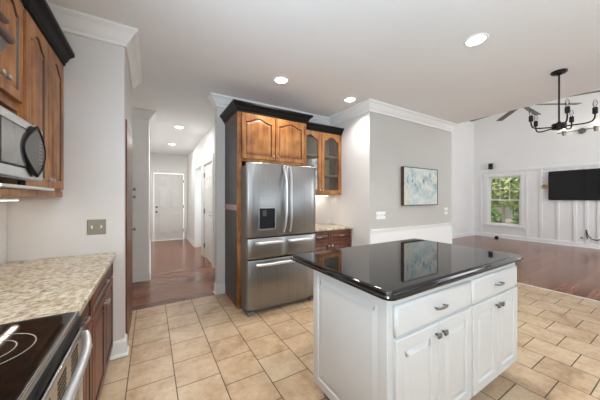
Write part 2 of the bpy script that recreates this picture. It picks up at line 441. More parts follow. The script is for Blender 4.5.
CROWN = [(0, 0), (.105, 0), (.105, -.018), (.092, -.028), (.075, -.040), (.045, -.085), (.030, -.102), (.018, -.112), (.018, -.138), (0, -.138)]
def crown_prof(zc, k=1.0): return [(o * k, zc + z * k) for o, z in CROWN]
BASEP = [(0, 0), (.028, 0), (.028, .012), (.020, .022), (.015, .028), (.015, .115), (.010, .130), (.004, .14), (0, .14)]

# ------------------------------------------------------------------ the setting
H = 2.84
sbox('floor', M['tile'], -1.0, 5.12, -2.7, 3.66, -.05, 0)
sbox('floor_living_room', M['plank'], 5.12, 10.6, -2.7, 4.8, -.05, 0.002)
sbox('floor_hallway', M['plank'], -1.6, 3.1, 3.66, 9.5, -.05, 0.002)
sbox('trim_floor_threshold', plain('pale_threshold_strip', (206, 196, 180), .4), 5.07, 5.13, -2.6, 2.68, .0, .008)
sbox('ceiling', M['ceil'], -1.05, 5.15, -2.7, 3.79, H, H + .25)
sbox('ceiling_hallway', M['ceil'], -1.7, 3.1, 3.79, 9.5, H, H + .25)
sbox('ceiling_living_room', M['ceil'], 5.0, 10.7, -2.8, 4.9, 5.0, 5.15)

struct(MB().box(-.91, -.25, 2.66, 3.66, 0, H).box(-.25, -.20, 2.66, 2.765, 0, H).box(-.25, -.20, 3.555, 3.66, 0, H).box(-.25, -.20, 2.765, 3.555, 2.115, H).build('wall_cabinet_end', M['wall']))
sbox('wall_kitchen_back', M['wall'], .81, 3.0, 3.67, 3.79, 0, H)
sbox('wall_nook', M['wall'], 2.85, 3.0, 2.69, 3.67, 0, H)
sbox('wall_picture', M['greige'], 3.0, 5.15, 2.69, 2.83, 0, H)
struct(MB().box(2.85, 3.0, 2.688, 2.69, 0, H).build('wall_picture_corner', M['greige']))
# header above the wide opening towards the living room, and the walls that carry its tall ceiling
sbox('wall_header', M['white'], 5.0, 5.15, -2.7, 2.69, H + .25, 5.0)
sbox('wall_living_room_return', M['white'], 5.0, 5.15, 2.83, 4.63, 0, 5.0)
sbox('wall_living_room_upper', M['white'], 5.0, 5.15, 2.69, 2.83, H, 5.0)
sbox('wall_living_room_side', M['white'], 5.0, 10.6, 4.63, 4.8, 0, 5.0)
def wall_x(name, m, x0, x1, y0, y1, z0, z1, holes):
    ys = sorted(holes); b = MB(); y = y0
    for (a0, a1, c0, c1) in ys:
        b.box(x0, x1, y, a0, z0, z1); b.box(x0, x1, a0, a1, z0, c0); b.box(x0, x1, a0, a1, c1, z1); y = a1
    b.box(x0, x1, y, y1, z0, z1); return struct(b.build(name, m))
def wall_y(name, m, y0, y1, x0, x1, z0, z1, holes):
    b = MB(); x = x0
    for (a0, a1, c0, c1) in sorted(holes):
        b.box(x, a0, y0, y1, z0, z1); b.box(a0, a1, y0, y1, z0, c0); b.box(a0, a1, y0, y1, c1, z1); x = a1
    b.box(x, x1, y0, y1, z0, z1); return struct(b.build(name, m))
wall_x('wall_left', M['wall'], -1.05, -.91, -2.7, 3.66, 0, H, [(-1.25, .15, 1.1, 2.2)])
WX = 10.42; WY0, WY1, WZ0, WZ1 = 3.25, 4.18, .46, 2.14
wall_x('wall_tv', M['white'], WX, WX + .16, -2.7, 4.8, 0, 5.0, [(WY0, WY1, WZ0, WZ1)])
wall_y('wall_rear', M['wall'], -2.75, -2.6, -1.05, 5.15, 0, H, [(.05, 1.55, 1.1, 2.2), (3.0, 4.1, .02, 2.2)])
wall_y('wall_living_room_rear', M['white'], -2.75, -2.6, 5.15, 10.6, 0, 5.0, [(6.0, 9.6, .9, 4.1)])
# hallway shell
sbox('wall_hall_facing', M['hallwall'], -1.0, -.03, 4.90, 5.02, 0, H)
sbox('wall_hall_left', M['hallwall'], -.15, -.03, 5.02, 9.25, 0, H)
wall_y('wall_hall_end', M['hallwall'], 9.25, 9.40, -.2, 1.3, 0, H, [(.06, .97, 0, 2.215)])
wall_x('wall_hall_right', M['hallwall'], 1.07, 1.23, 3.79, 9.25, 0, H, [(5.18, 6.18, 0, 2.17), (6.42, 7.50, 0, 2.17)])
sbox('wall_passage_far', M['hallwall'], 1.23, 3.1, 7.55, 7.7, 0, H)
sbox('wall_passage_near', M['hallwall'], 1.23, 3.1, 6.25, 6.4, 0, H)
sbox('wall_passage_end', M['hallwall'], 2.9, 3.1, 6.4, 7.55, 0, H)
sbox('wall_alcove', M['hallwall'], -.43, -.31, 3.66, 4.90, 0, H)
# crown moulding
for nm, path in (('trim_crown_left', [(-.91, -2.6), (-.91, 2.66), (-.20, 2.66), (-.20, 3.66)]),
                 ('trim_crown_right', [(.81, 3.79), (.81, 3.67), (2.85, 3.67), (2.85, 2.688), (5.15, 2.688)]),
                 ('trim_crown_hall', [(-.31, 4.90), (-.03, 4.90), (-.03, 5.3)])):
    struct(MB().sweep(path, crown_prof(H - .001)).build(nm, M['trim'], ang=20))
# baseboards
def baseb(name, path): struct(MB().sweep(path, [(o, z + .001) for o, z in BASEP]).build(name, M['trim'], ang=20))
baseb('baseboard_left', [(-.30, 2.66), (-.20, 2.66), (-.20, 2.77)])
baseb('baseboard_kitchen_corner', [(.81, 3.78), (.81, 3.67), (.925, 3.67)])
baseb('baseboard_hall_left', [(-.31, 4.90), (-.03, 4.90), (-.03, 9.25)])
baseb('baseboard_hall_right', [(1.07, 9.25), (1.07, 7.60)])
baseb('baseboard_living_side', [(5.15, 4.63), (WX, 4.63)])
baseb('baseboard_tv', [(WX, 4.63), (WX, -2.6)])
baseb('baseboard_picture', [(2.85, 2.676), (5.15, 2.676)])
# wainscot and chair rail under the picture
sbox('wall_wainscot', M['trim'], 2.85, 5.15, 2.676, 2.688, 0, .85)
struct(MB().sweep([(2.85, 2.688), (5.15, 2.688)], [(0, .835), (.016, .835), (.020, .85), (.028, .872), (.036, .885), (.036, .898), (0, .898)]).build('trim_chair_rail', M['trim'], ang=20))
# backsplash
sbox('wall_backsplash', M['splash'], -.91, -.902, -.5, 2.655, .914, 1.40)

# hall end door (closed), with frame, six raised panels and hardware
def six_panels(b, mp, w, h, rows, cx):
    for z0, z1 in rows:
        for a0, a1 in cx:
            p = [(a0, z0), (a1, z0), (a1, z1), (a0, z1)]
            b.loops([[mp(x, y, 0) for x, y in p], [mp(x, y, .004) for x, y in inset(p, .012)], [mp(x, y, .004) for x, y in inset(p, .03)], [mp(x, y, .012) for x, y in inset(p, .05)]], cap0=False)
ROWS = [(.22, .92), (1.06, 1.66), (1.78, 2.06)]
d1 = MB().box(.085, .945, 9.29, 9.33, .012, 2.19)
mp = mapper((.085, 9.29, 0), (1, 0, 0), (0, 0, 1), (0, -1, 0)); six_panels(d1, mp, .86, 2.19, ROWS, [(.12, .40), (.47, .74)])
door1 = struct(d1.build('door_1', M['trim'], ang=15))
MB().lathe((.155, 9.29, .94), [(.03, 0), (.03, -.012), (.012, -.02), (.012, -.05), (.03, -.06), (.028, -.085), (.01, -.09)], 'Y').build('handle', M['pewter'], door1)
MB().lathe((.155, 9.29, 1.10), [(.03, 0), (.03, -.012), (.012, -.03)], 'Y').build('deadbolt', M['pewter'], door1)
for z in (.3, 1.1, 1.95): MB().box(.938, .962, 9.275, 9.292, z - .05, z + .05).build('hinge', M['pewter'], door1)
struct(MB().box(-.03, .075, 9.215, 9.262, 0, 2.31, .004).box(.955, 1.06, 9.215, 9.262, 0, 2.31, .004).box(.075, .955, 9.215, 9.262, 2.205, 2.31, .004)
       .build('trim_1', M['trim']))
# door in the right-hand hall wall, closed in its frame
d2 = MB().box(1.085, 1.125, 5.21, 6.15, .012, 2.14)
mp = mapper((1.085, 5.21, 0), (0, 1, 0), (0, 0, 1), (-1, 0, 0)); six_panels(d2, mp, .94, 2.14, ROWS, [(.12, .43), (.51, .82)])
door2 = struct(d2.build('door_2', M['trim'], ang=15))
hl = MB().lathe((1.085, 5.29, 1.02), [(.028, 0), (.028, -.01), (.01, -.014), (.01, -.05), (.004, -.052)], 'X').tube([(1.037, 5.29, 1.02), (1.035, 5.34, 1.022), (1.038, 5.40, 1.02)], .009, 8)
hl.build('handle', M['pewter'], door2)
for z in (.28, 1.08, 1.92): MB().box(1.062, 1.09, 6.135, 6.16, z - .055, z + .055).build('hinge', M['pewter'], door2)
struct(MB().box(1.046, 1.09, 5.08, 5.20, 0, 2.27, .004).box(1.046, 1.09, 6.16, 6.26, 0, 2.27, .004).box(1.046, 1.09, 5.20, 6.16, 2.15, 2.27, .004).build('trim_2', M['trim']))
struct(MB().box(1.046, 1.09, 6.32, 6.42, 0, 2.27, .004).box(1.046, 1.09, 7.50, 7.60, 0, 2.27, .004).box(1.046, 1.09, 6.42, 7.50, 2.17, 2.27, .004)
       .box(1.06, 1.25, 7.485, 7.50, 0, 2.17).build('trim_3', M['trim']))
# white door in the alcove on the left, seen almost edge on
d3 = MB().box(-.31, -.275, 3.95, 4.80, .012, 2.15)
mp = mapper((-.275, 3.95, 0), (0, 1, 0), (0, 0, 1), (1, 0, 0)); six_panels(d3, mp, .85, 2.15, ROWS, [(.11, .39), (.46, .74)])
door3 = struct(d3.build('door_3', M['trim'], ang=15))
for z, nm in ((.89, 'handle'), (1.40, 'deadbolt'), (1.52, 'chain_lock')):
    MB().lathe((-.275, 4.70, z), [(.03, 0), (.03, .01), (.012, .016), (.012, .04), (.026, .045), (.024, .062), (.01, .066)], 'X').build(nm, M['pewter'], door3)
struct(MB().box(-.31, -.265, 4.80, 4.885, 0, 2.25, .004).box(-.31, -.265, 3.86, 3.95, 0, 2.25, .004).box(-.31, -.265, 3.95, 4.80, 2.155, 2.25, .004).build('trim_4', M['trim']))

# living-room window: casing, two sashes with grilles, panes
wf = MB()
wf.box(WX - .02, WX, WY0 - .10, WY0, WZ0 - .02, WZ1, .004).box(WX - .02, WX, WY1, WY1 + .10, WZ0 - .02, WZ1, .004).box(WX - .024, WX, WY0 - .12, WY1 + .12, WZ1, WZ1 + .12, .004)
for y0, y1 in ((WY0, WY0 + .02), (WY1 - .02, WY1)): wf.box(WX, WX + .16, y0, y1, WZ0, WZ1)
wf.box(WX, WX + .16, WY0, WY1, WZ1 - .02, WZ1).box(WX, WX + .16, WY0, WY1, WZ0, WZ0 + .02)
win = struct(wf.build('window_1', M['trim']))
MB().box(WX - .06, WX + .02, WY0 - .13, WY1 + .13, WZ0 - .045, WZ0, .006).box(WX - .018, WX, WY0 - .10, WY1 + .10, WZ0 - .13, WZ0 - .045, .004).build('sill', M['trim'], win)
zm = 1.32
for nm, x, z0, z1 in (('upper_sash', WX + .085, zm - .02, WZ1 - .02), ('lower_sash', WX + .05, WZ0 + .02, zm + .025)):
    y0, y1 = WY0 + .02, WY1 - .02; s_ = MB(); t = .042
    s_.box(x, x + .032, y0, y0 + t, z0, z1, .003).box(x, x + .032, y1 - t, y1, z0, z1, .003).box(x, x + .032, y0 + t, y1 - t, z0, z0 + t, .003).box(x, x + .032, y0 + t, y1 - t, z1 - t, z1, .003)
    if nm == 'upper_sash':
        for k in (1, 2):
            yy = y0 + t + (y1 - y0 - 2 * t) * k / 3; s_.box(x + .01, x + .022, yy - .008, yy + .008, z0 + t, z1 - t)
        zz = (z0 + z1) / 2; s_.box(x + .01, x + .022, y0 + t, y1 - t, zz - .008, zz + .008)
    sh = s_.build(nm, M['trim'], win)
    MB().box(x + .014, x + .018, y0 + t - .004, y1 - t + .004, z0 + t - .004, z1 - t + .004).build('pane', M['pane'], sh)
# board-and-batten on the TV wall
sbox('trim_batten_rail', M['trim'], WX - .028, WX, -2.6, 4.45, 2.28, 2.36, bv=.004)
k = 5
for y in (3.10, 2.757, 2.38, 2.034, 1.815, 1.59, 1.24, .89, .54, .19):
    sbox('trim_%d' % k, M['trim'], WX - .022, WX, y - .032, y + .032, .14, 2.28, bv=.004); k += 1
sbox('trim_%d' % k, M['trim'], WX - .022, WX, 4.36, 4.42, .14, 2.28, bv=.004)

# ------------------------------------------------------------------ kitchen island
IX0, IXM, IX1, IY0, IY1, ITOE, ITOP = .96, 1.725, 2.435, .775, 1.42, .115, .908
def island_unit(x0, x1, label, left_panel):
    t = thing('island_cabinet', label, 'cabinet', ((x0 + x1) / 2, (IY0 + IY1) / 2, 0))
    MB().box(x0, x1, IY0 + .02, IY1, ITOE, ITOP, .002).build('carcass', M['cab_white'], t)
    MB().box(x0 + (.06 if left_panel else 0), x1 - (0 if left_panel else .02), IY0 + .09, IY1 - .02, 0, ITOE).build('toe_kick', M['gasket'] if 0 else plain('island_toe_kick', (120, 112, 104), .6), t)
    w = x1 - x0
    mpd = lambda a0, z0: mapper((a0, IY0 + .02, z0), (1, 0, 0), (0, 0, 1), (0, -1, 0))
    lo = .026 if left_panel else .012
    a0, a1 = x0 + lo, x1 - (.008 if left_panel else .012)
    # drawer with bevelled slab front
    mp = mpd(a0, .708); dw, dh = a1 - a0, .15
    sl = MB(); p = [(0, 0), (dw, 0), (dw, dh), (0, dh)]
    sl.loops([[mp(x, y, c) for x, y in q] for q, c in ((p, 0), (p, .012), (inset(p, .012), .02))])
    dr = sl.build('drawer', M['cab_white'], t, ang=15)
    pull(mp, dw / 2, dh / 2, .019, .055).build('handle', M['pewter'], dr)
    dw2 = (dw - .006) / 2
    for i in range(2):
        mp = mpd(a0 + i * (dw2 + .006), .128)
        dd = panel_door(mp, dw2, .565, .02, .058).build('door', M['cab_white'], t, ang=15)
        square_knob(mp, dw2 - .028 if i == 0 else .028, .51, .02).build('knob', M['pewter'], dd)
    if left_panel:
        mp = mapper((x0, IY1 - .0, ITOE), (0, -1, 0), (0, 0, 1), (-1, 0, 0))
        panel_door(mp, IY1 - IY0 - .02, ITOP - ITOE, .016, .052).build('end_panel', M['cab_white'], t, ang=15)
    return t
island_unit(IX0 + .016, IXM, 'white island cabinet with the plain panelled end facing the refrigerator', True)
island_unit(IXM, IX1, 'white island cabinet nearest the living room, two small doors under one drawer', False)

def worktop_slab(x0, x1, y0, y1, z0, z1, rc):
    # slab with rounded corners and an ogee edge
    def outline(d):
        pts = []
        for cx, cy, a0 in ((x1 - rc, y0 + rc, -PI / 2), (x1 - rc, y1 - rc, 0), (x0 + rc, y1 - rc, PI / 2), (x0 + rc, y0 + rc, PI)):
            for i in range(7):
                a = a0 + PI / 2 * i / 6; r = max(rc - d, .001); pts.append((cx + r * math.cos(a), cy + r * math.sin(a)))
        return pts
    h = z1 - z0; rings = []
    for d, f in ((.012, 0), (.002, .06), (0, .18), (0, .34), (.004, .42), (.010, .46), (.013, .54), (.014, .70), (.018, .86), (.024, .96), (.032, 1.0)):
        rings.append([(x, y, z0 + h * f) for x, y in outline(d)])
    return MB().loops(rings)
wt = worktop_slab(.908, 2.462, .738, 1.685, .909, .946, .045).build('island_worktop', M['blackg'], ang=50)
tag(wt, 'polished black stone worktop lying on the white island', 'worktop')

# ------------------------------------------------------------------ left run: base cabinets, granite, range
def base_unit_left(y0, y1, label):
    t = thing('base_cabinet', label, 'cabinet', (-.6, (y0 + y1) / 2, 0))
    MB().box(-.90, -.298, y0, y1, .10, .876, .002).build('carcass', M['cherry'], t)
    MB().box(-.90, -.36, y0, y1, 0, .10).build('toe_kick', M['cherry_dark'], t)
    w = y1 - y0 - .02
    mp = mapper((-.298, y0 + .01, .715), (0, 1, 0), (0, 0, 1), (1, 0, 0))
    dr = panel_door(mp, w, .145, .02, .028, 0, True).build('drawer', [M['cherry'], M['cherry_dark']], t, ang=15)
    pull(mp, w / 2, .075, .019, .04, .0045, .02).build('handle', M['nickel'], dr)
    dw = (w - .006) / 2
    for i in range(2):
        mp = mapper((-.298, y0 + .01 + i * (dw + .006), .115), (0, 1, 0), (0, 0, 1), (1, 0, 0))
        dd = panel_door(mp, dw, .585, .02, .05, 0, True).build('door', [M['cherry'], M['cherry_dark']], t, ang=15)
        knob(mp, dw - .025 if i == 0 else .025, .53, .02).build('knob', M['nickel'], dd)
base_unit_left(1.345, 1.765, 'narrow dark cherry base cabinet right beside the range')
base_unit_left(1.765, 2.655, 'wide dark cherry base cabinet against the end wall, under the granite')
gw = MB().box(-.902, -.255, 1.342, 2.657, .878, .914, .008, 3).build('granite_worktop', M['granite'])
tag(gw, 'speckled beige granite worktop left of the walkway, beside the glass cooktop', 'worktop')

rg = thing('range', 'stainless range with black glass cooktop and curved oven door handle', 'range', (-.58, .96, 0))
RY0, RY1 = .575, 1.337
MB().box(-.895, -.30, RY0, RY1, .03, .895, .003).build('body', M['case'], rg)
for yy in (RY0 + .06, RY1 - .06):
    for xx in (-.85, -.36): MB().lathe((xx, yy, 0), [(.018, 0), (.018, .03)], n=12).build('foot', M['black'], rg)
ck = MB().box(-.895, -.262, RY0, RY1, .895, .917, .004).build('cooktop', M['gblack'], rg)
def annulus(b, cx, cy, r, wd, z):
    n = 48; 
    b.loops([[(cx + q * math.cos(2 * PI * k / n), cy + q * math.sin(2 * PI * k / n), z + dz) for k in range(n)] for q, dz in ((r - wd, 0), (r - wd, .0006), (r, .0006), (r, 0))], False, False)
for cx, cy, rr in ((-.435, 1.105, .12), (-.435, 1.105, .078), (-.73, 1.13, .08), (-.45, .76, .09), (-.73, .76, .11)): 
    rm = MB(); annulus(rm, cx, cy, rr, .003, .917); rm.build('burner_ring', M['ringmark'], ck)
MB().box(-.262, -.252, RY0, RY1, .898, .9175, .003).build('steel_edge', M['steely'], rg)
MB().loops([[(-.262, y, .897), (-.248, y, .893), (-.243, y, .868), (-.262, y, .855)] for y in (RY0, RY1)]).build('front_rail', M['black'], rg)
od = MB().box(-.30, -.238, RY0 + .006, RY1 - .006, .20, .852, .006).build('oven_door', M['steely'], rg)
MB().box(-.2385, -.233, RY0 + .10, RY1 - .10, .33, .67, .002).build('oven_window', M['gblack'], od)
for g in range(4):
    vt = MB()
    for i in range(7):
        for j in range(5):
            y = RY1 - .10 - g * .15 - i * .013; vt.box(-.2385, -.2372, y - .0032, y + .0032, .752 + j * .016, .762 + j * .016)
    vt.build('vent_grille', M['black'], od)
pts = []
for i in range(21):
    t = -1 + i / 10; pts.append((-.238 + .010 + .034 * (1 - abs(t) ** 3.2) , (RY0 + RY1) / 2 + t * .352, .828))
MB().tube(pts, .014, 12).build('handle', M['handle'], od)
MB().box(-.30, -.24, RY0 + .006, RY1 - .006, .045, .19, .006).build('drawer', M['steely'], rg)

# ------------------------------------------------------------------ left run: upper cabinets, microwave, hood
def cab_crown(path, zb, dentil=None):
    prof = [(0, zb), (.012, zb), (.012, zb + .022), (.022, zb + .030), (.030, zb + .038), (.034, zb + .052), (.048, zb + .072), (.066, zb + .084), (.072, zb + .090), (.072, zb + .112), (0, zb + .112)]
    b = MB().sweep(path, prof)
    if dentil:
        x, y0, y1 = dentil; y = y0
        while y < y1:
            b.box(x, x + .019, y, y + .008, zb + .005, zb + .019); y += .014
    return b
UX = -.612
t = thing('upper_cabinet', 'tall honey wood wall cabinet with two arched doors next to the microwave', 'cabinet', (-.75, 2.3, 1.39))
MB().box(-.905, UX, 1.935, 2.655, 1.43, 2.44, .002).build('carcass', M['honey'], t)
MB().box(-.90, UX + .012, 1.935, 2.655, 1.385, 1.43, .004).build('light_rail', M['honey'], t)
w = (.72 - .05) / 2
for i in range(2):
    mp = mapper((UX, 1.955 + i * (w + .012), 1.445), (0, 1, 0), (0, 0, 1), (1, 0, 0))
    dd = panel_door(mp, w, .975, .022, .06, .06, True).build('door', [M['honey'], M['honey_dark']], t, ang=15)
    knob(mp, w - .028 if i == 0 else .028, .055, .022).build('knob', M['nickel'], dd)
cab_crown([(UX + .012, 1.935), (UX + .012, 2.655)], 2.425, (UX + .012, 1.94, 2.65)).build('crown', M['crown'], t, ang=20)

t = thing('microwave_cabinet', 'honey wood wall cabinet with an open nook holding the microwave', 'cabinet', (-.75, 1.64, 1.39))
c = MB(); c.box(-.905, UX, 1.345, 1.935, 1.84, 2.44, .002).box(-.905, UX, 1.345, 1.36, 1.43, 1.84).box(-.905, UX, 1.915, 1.935, 1.43, 1.84).box(-.905, -.895, 1.36, 1.915, 1.43, 1.84)
c.build('carcass', M['honey'], t)
MB().box(-.90, -.47, 1.345, 1.933, 1.418, 1.432, .003).build('shelf', M['handle'], t)
MB().box(-.90, -.50, 1.345, 1.933, 1.385, 1.418, .004).build('light_rail', M['honey'], t)
for i in range(2):
    mp = mapper((UX, 1.435 + i * .242, 1.885), (0, 1, 0), (0, 0, 1), (1, 0, 0))
    dd = panel_door(mp, .236, .535, .022, .05, .05, True).build('door', [M['honey'], M['honey_dark']], t, ang=15)
    knob(mp, .236 - .026 if i == 0 else .026, .06, .022).build('knob', M['nickel'], dd)
cab_crown([(UX + .012, 1.345), (UX + .012, 1.935)], 2.425, (UX + .012, 1.35, 1.93)).build('crown', M['crown'], t, ang=20)

mw = thing('microwave', 'stainless microwave with lens-shaped control panel, sitting in the cabinet nook', 'microwave', (-.69, 1.615, 1.432))
MX = -.512; MY0, MY1, MZ0, MZ1 = 1.372, 1.845, 1.462, 1.738
MB().box(-.88, MX, MY0, MY1, MZ0, MZ1, .006).build('body', M['steely'], mw)
for yy in (MY0 + .05, MY1 - .05):
    for xx in (-.85, -.56): MB().lathe((xx, yy, 1.432), [(.014, 0), (.014, .031)], n=12).build('foot', M['black'], mw)
dr = MB().box(MX, MX + .018, MY0 + .002, MY1 - .004, MZ0 + .004, MZ1 - .002, .006).build('front_panel', M['steely'], mw)
MB().box(MX + .018, MX + .0195, MY0 + .02, 1.64, MZ0 + .050, MZ1 - .042, .0005).build('window_bezel', M['black'], dr)
MB().box(MX + .0195, MX + .021, MY0 + .03, 1.62, MZ0 + .058, MZ1 - .048, .001).build('window', M['mwglass'], dr)
def lens(cy, cz, hw_l, hw_r, hh, n=16):
    p = []
    for i in range(n + 1):
        q = -1 + 2 * i / n; p.append((cy + hw_r * (1 - abs(q) ** 1.8), cz + hh * q))
    for i in range(1, n):
        q = 1 - 2 * i / n; p.append((cy - hw_l * (1 - abs(q) ** 1.8), cz + hh * q))
    return p
mpm = mapper((MX + .018, 0, 0), (0, 1, 0), (0, 0, 1), (1, 0, 0))
LC = (1.722, 1.606)
L0 = lens(LC[0], LC[1], .08, .131, .131); L1 = lens(*LC, .142, .118, .126); L2 = lens(*LC, .126, .107, .110)
def fcx(a): return .004 + .008 * max(0, 1 - ((a - LC[0]) / .15) ** 2)
MB().loops([[mpm(x, y, 0) for x, y in L0], [mpm(x, y, .004) for x, y in L0], [mpm(x, y, .007) for x, y in inset(L0, .006)]]).build('rim', M['handle'], dr)
b = MB(); b.loops([[mpm(x, y, 0.001) for x, y in L1], [mpm(x, y, fcx(x) + .003) for x, y in L1], [mpm(x, y, fcx(x) + .006) for x, y in inset(L1, .004)], [mpm(x, y, fcx(x) + .002) for x, y in L2]], cap0=True, cap1=False)
b.build('handle', M['black'], dr)
MB().loops([[mpm(x, y, 0.001) for x, y in L2], [mpm(x, y, fcx(x) + .001) for x, y in L2]]).build('control_panel', M['greyglass'], dr)
kb = MB()
for i in range(7):
    for j in range(2):
        yy = 1.752 + j * .024; zz = 1.552 + i * .018; kb.box(MX + .018 + fcx(yy) - .002, MX + .018 + fcx(yy) + .0016, yy - .006, yy + .006, zz - .0025, zz + .0025)
kb.build('key', M['keymark'], dr)

hd = thing('range_hood', 'honey wood range hood with dark stepped mouldings above the cooktop', 'range hood', (-.65, .96, 1.93))
HY0, HY1 = .575, 1.335
MB().box(-.905, -.585, HY0, HY1, 2.03, 2.44, .003).build('canopy', M['honey'], hd)
def hood_mould(zb, xf, name, ht):
    MB().sweep([(-.60, HY0), (xf - .012, HY0), (xf - .012, HY1), (-.60, HY1)][1:3], [(-.12, zb), (.004, zb), (.012, zb + .006), (.012, zb + ht - .01), (.002, zb + ht), (-.12, zb + ht)]).build(name, M['cherry'], hd, ang=20)
hood_mould(1.945, -.432, 'lower_moulding', .032); hood_mould(2.015, -.446, 'upper_moulding', .026)
MB().box(-.905, -.475, HY0, HY1, 1.945, 2.03).build('band', M['honey'], hd)
def hring(z, xf, q): return [(-.90, HY0 + q, z), (xf, HY0 + q, z), (xf, HY1 - q, z), (-.90, HY1 - q, z)]
MB().loops([hring(1.79, -.50, .045), hring(1.80, -.492, .04), hring(1.946, -.449, .004)]).build('metal_insert', M['case'], hd)
cab_crown([(-.585, HY0), (-.585, HY1)], 2.425).build('crown', M['crown'], hd, ang=20)

# ------------------------------------------------------------------ refrigerator and its surround
t = thing('refrigerator_cabinet', 'honey wood cabinet over the refrigerator with black crown and charcoal side panel', 'cabinet', (1.42, 3.35, 0))
FX0, FX1, FY = .925, 1.935, 3.04
sp_ = MB()
sp_.box(FX0, FX0 + .02, FY + .02, 3.665, 0, 2.46)
mp = mapper((FX0, 3.665, 0), (0, -1, 0), (0, 0, 1), (-1, 0, 0))
sp_.build('side_panel', M['cherry'], t)
for z0, z1 in ((.07, 1.215), (1.305, 2.40)):
    MB().box(FX0 - .004, FX0 + .001, FY + .055, 3.63, z0, z1, .002).build('panel_inset', M['greypanel'], t)
MB().box(FX0 - .008, FX0 + .001, FY + .03, 3.655, 1.225, 1.295, .003).build('side_rail', plain('rosy_wood_rail', (176, 150, 142), .4), t)
MB().box(FX0 - .006, FX0 + .048, FY, FY + .022, 0, 2.46, .003).build('front_stile', M['honey'], t)
MB().box(FX1 - .02, FX1, FY, 3.665, 0, 2.46, .003).build('far_panel', M['honey'], t)
MB().box(FX0 + .02, FX1 - .02, FY + .02, 3.66, 1.855, 2.46).build('carcass', M['honey'], t)
for z0, z1 in ((1.845, 1.885), (2.43, 2.46)): MB().box(FX0 + .048, FX1 - .02, FY, FY + .02, z0, z1).build('face_rail', M['honey'], t)
w = .456
for i in range(2):
    mp = mapper((.972 + i * (w + .008), FY, 1.88), (1, 0, 0), (0, 0, 1), (0, -1, 0))
    dd = panel_door(mp, w, .572, .022, .050, .050, True).build('door', [M['honey'], M['honey_dark']], t, ang=15)
    knob(mp, w - .03 if i == 0 else .03, .05, .022).build('knob', M['nickel'], dd)
cab_crown([(FX0 - .004, 3.662), (FX0 - .004, FY), (FX1, FY), (FX1, 3.3)], 2.46).build('crown', M['crown'], t, ang=20)

fr = thing('refrigerator', 'stainless french door refrigerator with ice dispenser between the cabinets', 'refrigerator', (1.42, 3.2, 0))
RX0, RX1, RF = .962, 1.912, 2.765
RM = 1.462
MB().box(RX0 + .004, RX1 - .004, RF + .085, 3.62, .03, 1.775, .004).build('case', M['case'], fr)
MB().box(RX0 + .03, RX1 - .03, RF + .06, RF + .12, 0.012, .055, .003).build('kick_grille', M['case'], fr)
for xx in (RX0 + .04, RX1 - .04):
    MB().box(xx - .04, xx + .04, RF + .01, RF + .10, 0, .045, .006).build('foot', M['case'], fr)
MB().box(RX0 + .01, RX1 - .01, RF + .078, RF + .09, .06, 1.79).build('gasket', M['gasket'], fr)
def front(x0, x1, z0, z1, bulge=.006, n=12):
    # gently bowed steel front with rounded edges
    b = MB(); rings = []
    zs = [z0, z0 + .004, z0 + .012, z1 - .012, z1 - .004, z1]; ins = [.012, .004, 0, 0, .004, .012]
    rings = []
    xc, hw = (x0 + x1) / 2, (x1 - x0) / 2
    def cs(z, d):
        pts = []
        for i in range(n + 1):
            a = -1 + 2 * i / n; xx = xc + a * (hw - .0)
            edge = .012 * max(0, (abs(a) - .93) / .07) ** 2
            pts.append((xx, RF - bulge * (1 - a * a) + edge + d, z))
        pts += [(x1, RF + .078, z), (x0, RF + .078, z)]
        return pts
    return b.loops([cs(z, d) for z, d in zip(zs, ins)])
dl = front(RX0, RM - .003, .915, 1.80).build('left_door', M['steel'], fr, ang=40)
dr2 = front(RM + .003, RX1, .915, 1.80).build('right_door', M['steel'], fr, ang=40)
ml = front(RX0, RM - .003, .66, .903, .008).build('left_drawer', M['steel'], fr, ang=40)
mr = front(RM + .003, RX1, .66, .903, .008).build('right_drawer', M['steel'], fr, ang=40)
fz = front(RX0, RX1, .062, .645, .010).build('freezer_drawer', M['steel'], fr, ang=40)
def vhandle(x, z0, z1, lean):
    pts = []
    for i in range(17):
        s = -1 + i / 8; pts.append((x + lean * (1 - s * s), RF - .012 - .058 * (1 - abs(s) ** 4), z0 + (z1 - z0) * (s + 1) / 2))
    return MB().tube(pts, .0155, 10, 1.15)
vhandle(RM - .045, .965, 1.77, .012).build('handle', M['handle'], dl)
vhandle(RM + .045, .965, 1.77, -.012).build('handle', M['handle'], dr2)
def hhandle(x0, x1, z):
    pts = []
    for i in range(17):
        s = -1 + i / 8; pts.append(((x0 + x1) / 2 + (x1 - x0) / 2 * s, RF - .008 - .05 * (1 - abs(s) ** 5), z + .006 * (1 - s * s)))
    return MB().tube(pts, .0155, 10, 1.15)
hhandle(RX0 + .09, RM - .03, .845).build('handle', M['handle'], ml)
hhandle(RM + .03, RX1 - .05, .845).build('handle', M['handle'], mr)
hhandle(RX0 + .10, RX1 - .08, .588).build('handle', M['handle'], fz)
ds = MB(); x0, x1 = 1.083, 1.308; yf = RF - .014
ds.box(x0, x0 + .012, yf - .003, yf + .03, 1.0, 1.40, .002).box(x1 - .012, x1, yf - .003, yf + .03, 1.0, 1.40, .002).box(x0 + .012, x1 - .012, yf - .003, yf + .03, 1.0, 1.015).box(x0 + .012, x1 - .012, yf - .003, yf + .03, 1.388, 1.40)
dsp = ds.build('dispenser', M['steel'], dl)
MB().box(x0 + .012, x1 - .012, yf - .006, yf + .03, 1.255, 1.388, .004).build('display', M['steelx'], dsp)
MB().box(x0 + .012, x1 - .012, yf - .002, yf + .03, 1.015, 1.255).build('niche', M['black'], dsp)
MB().box(x0 + .05, x0 + .10, yf - .008, yf - .002, 1.165, 1.235, .003).build('paddle', plain('paddle_grey', (52, 52, 52), .4), dsp)
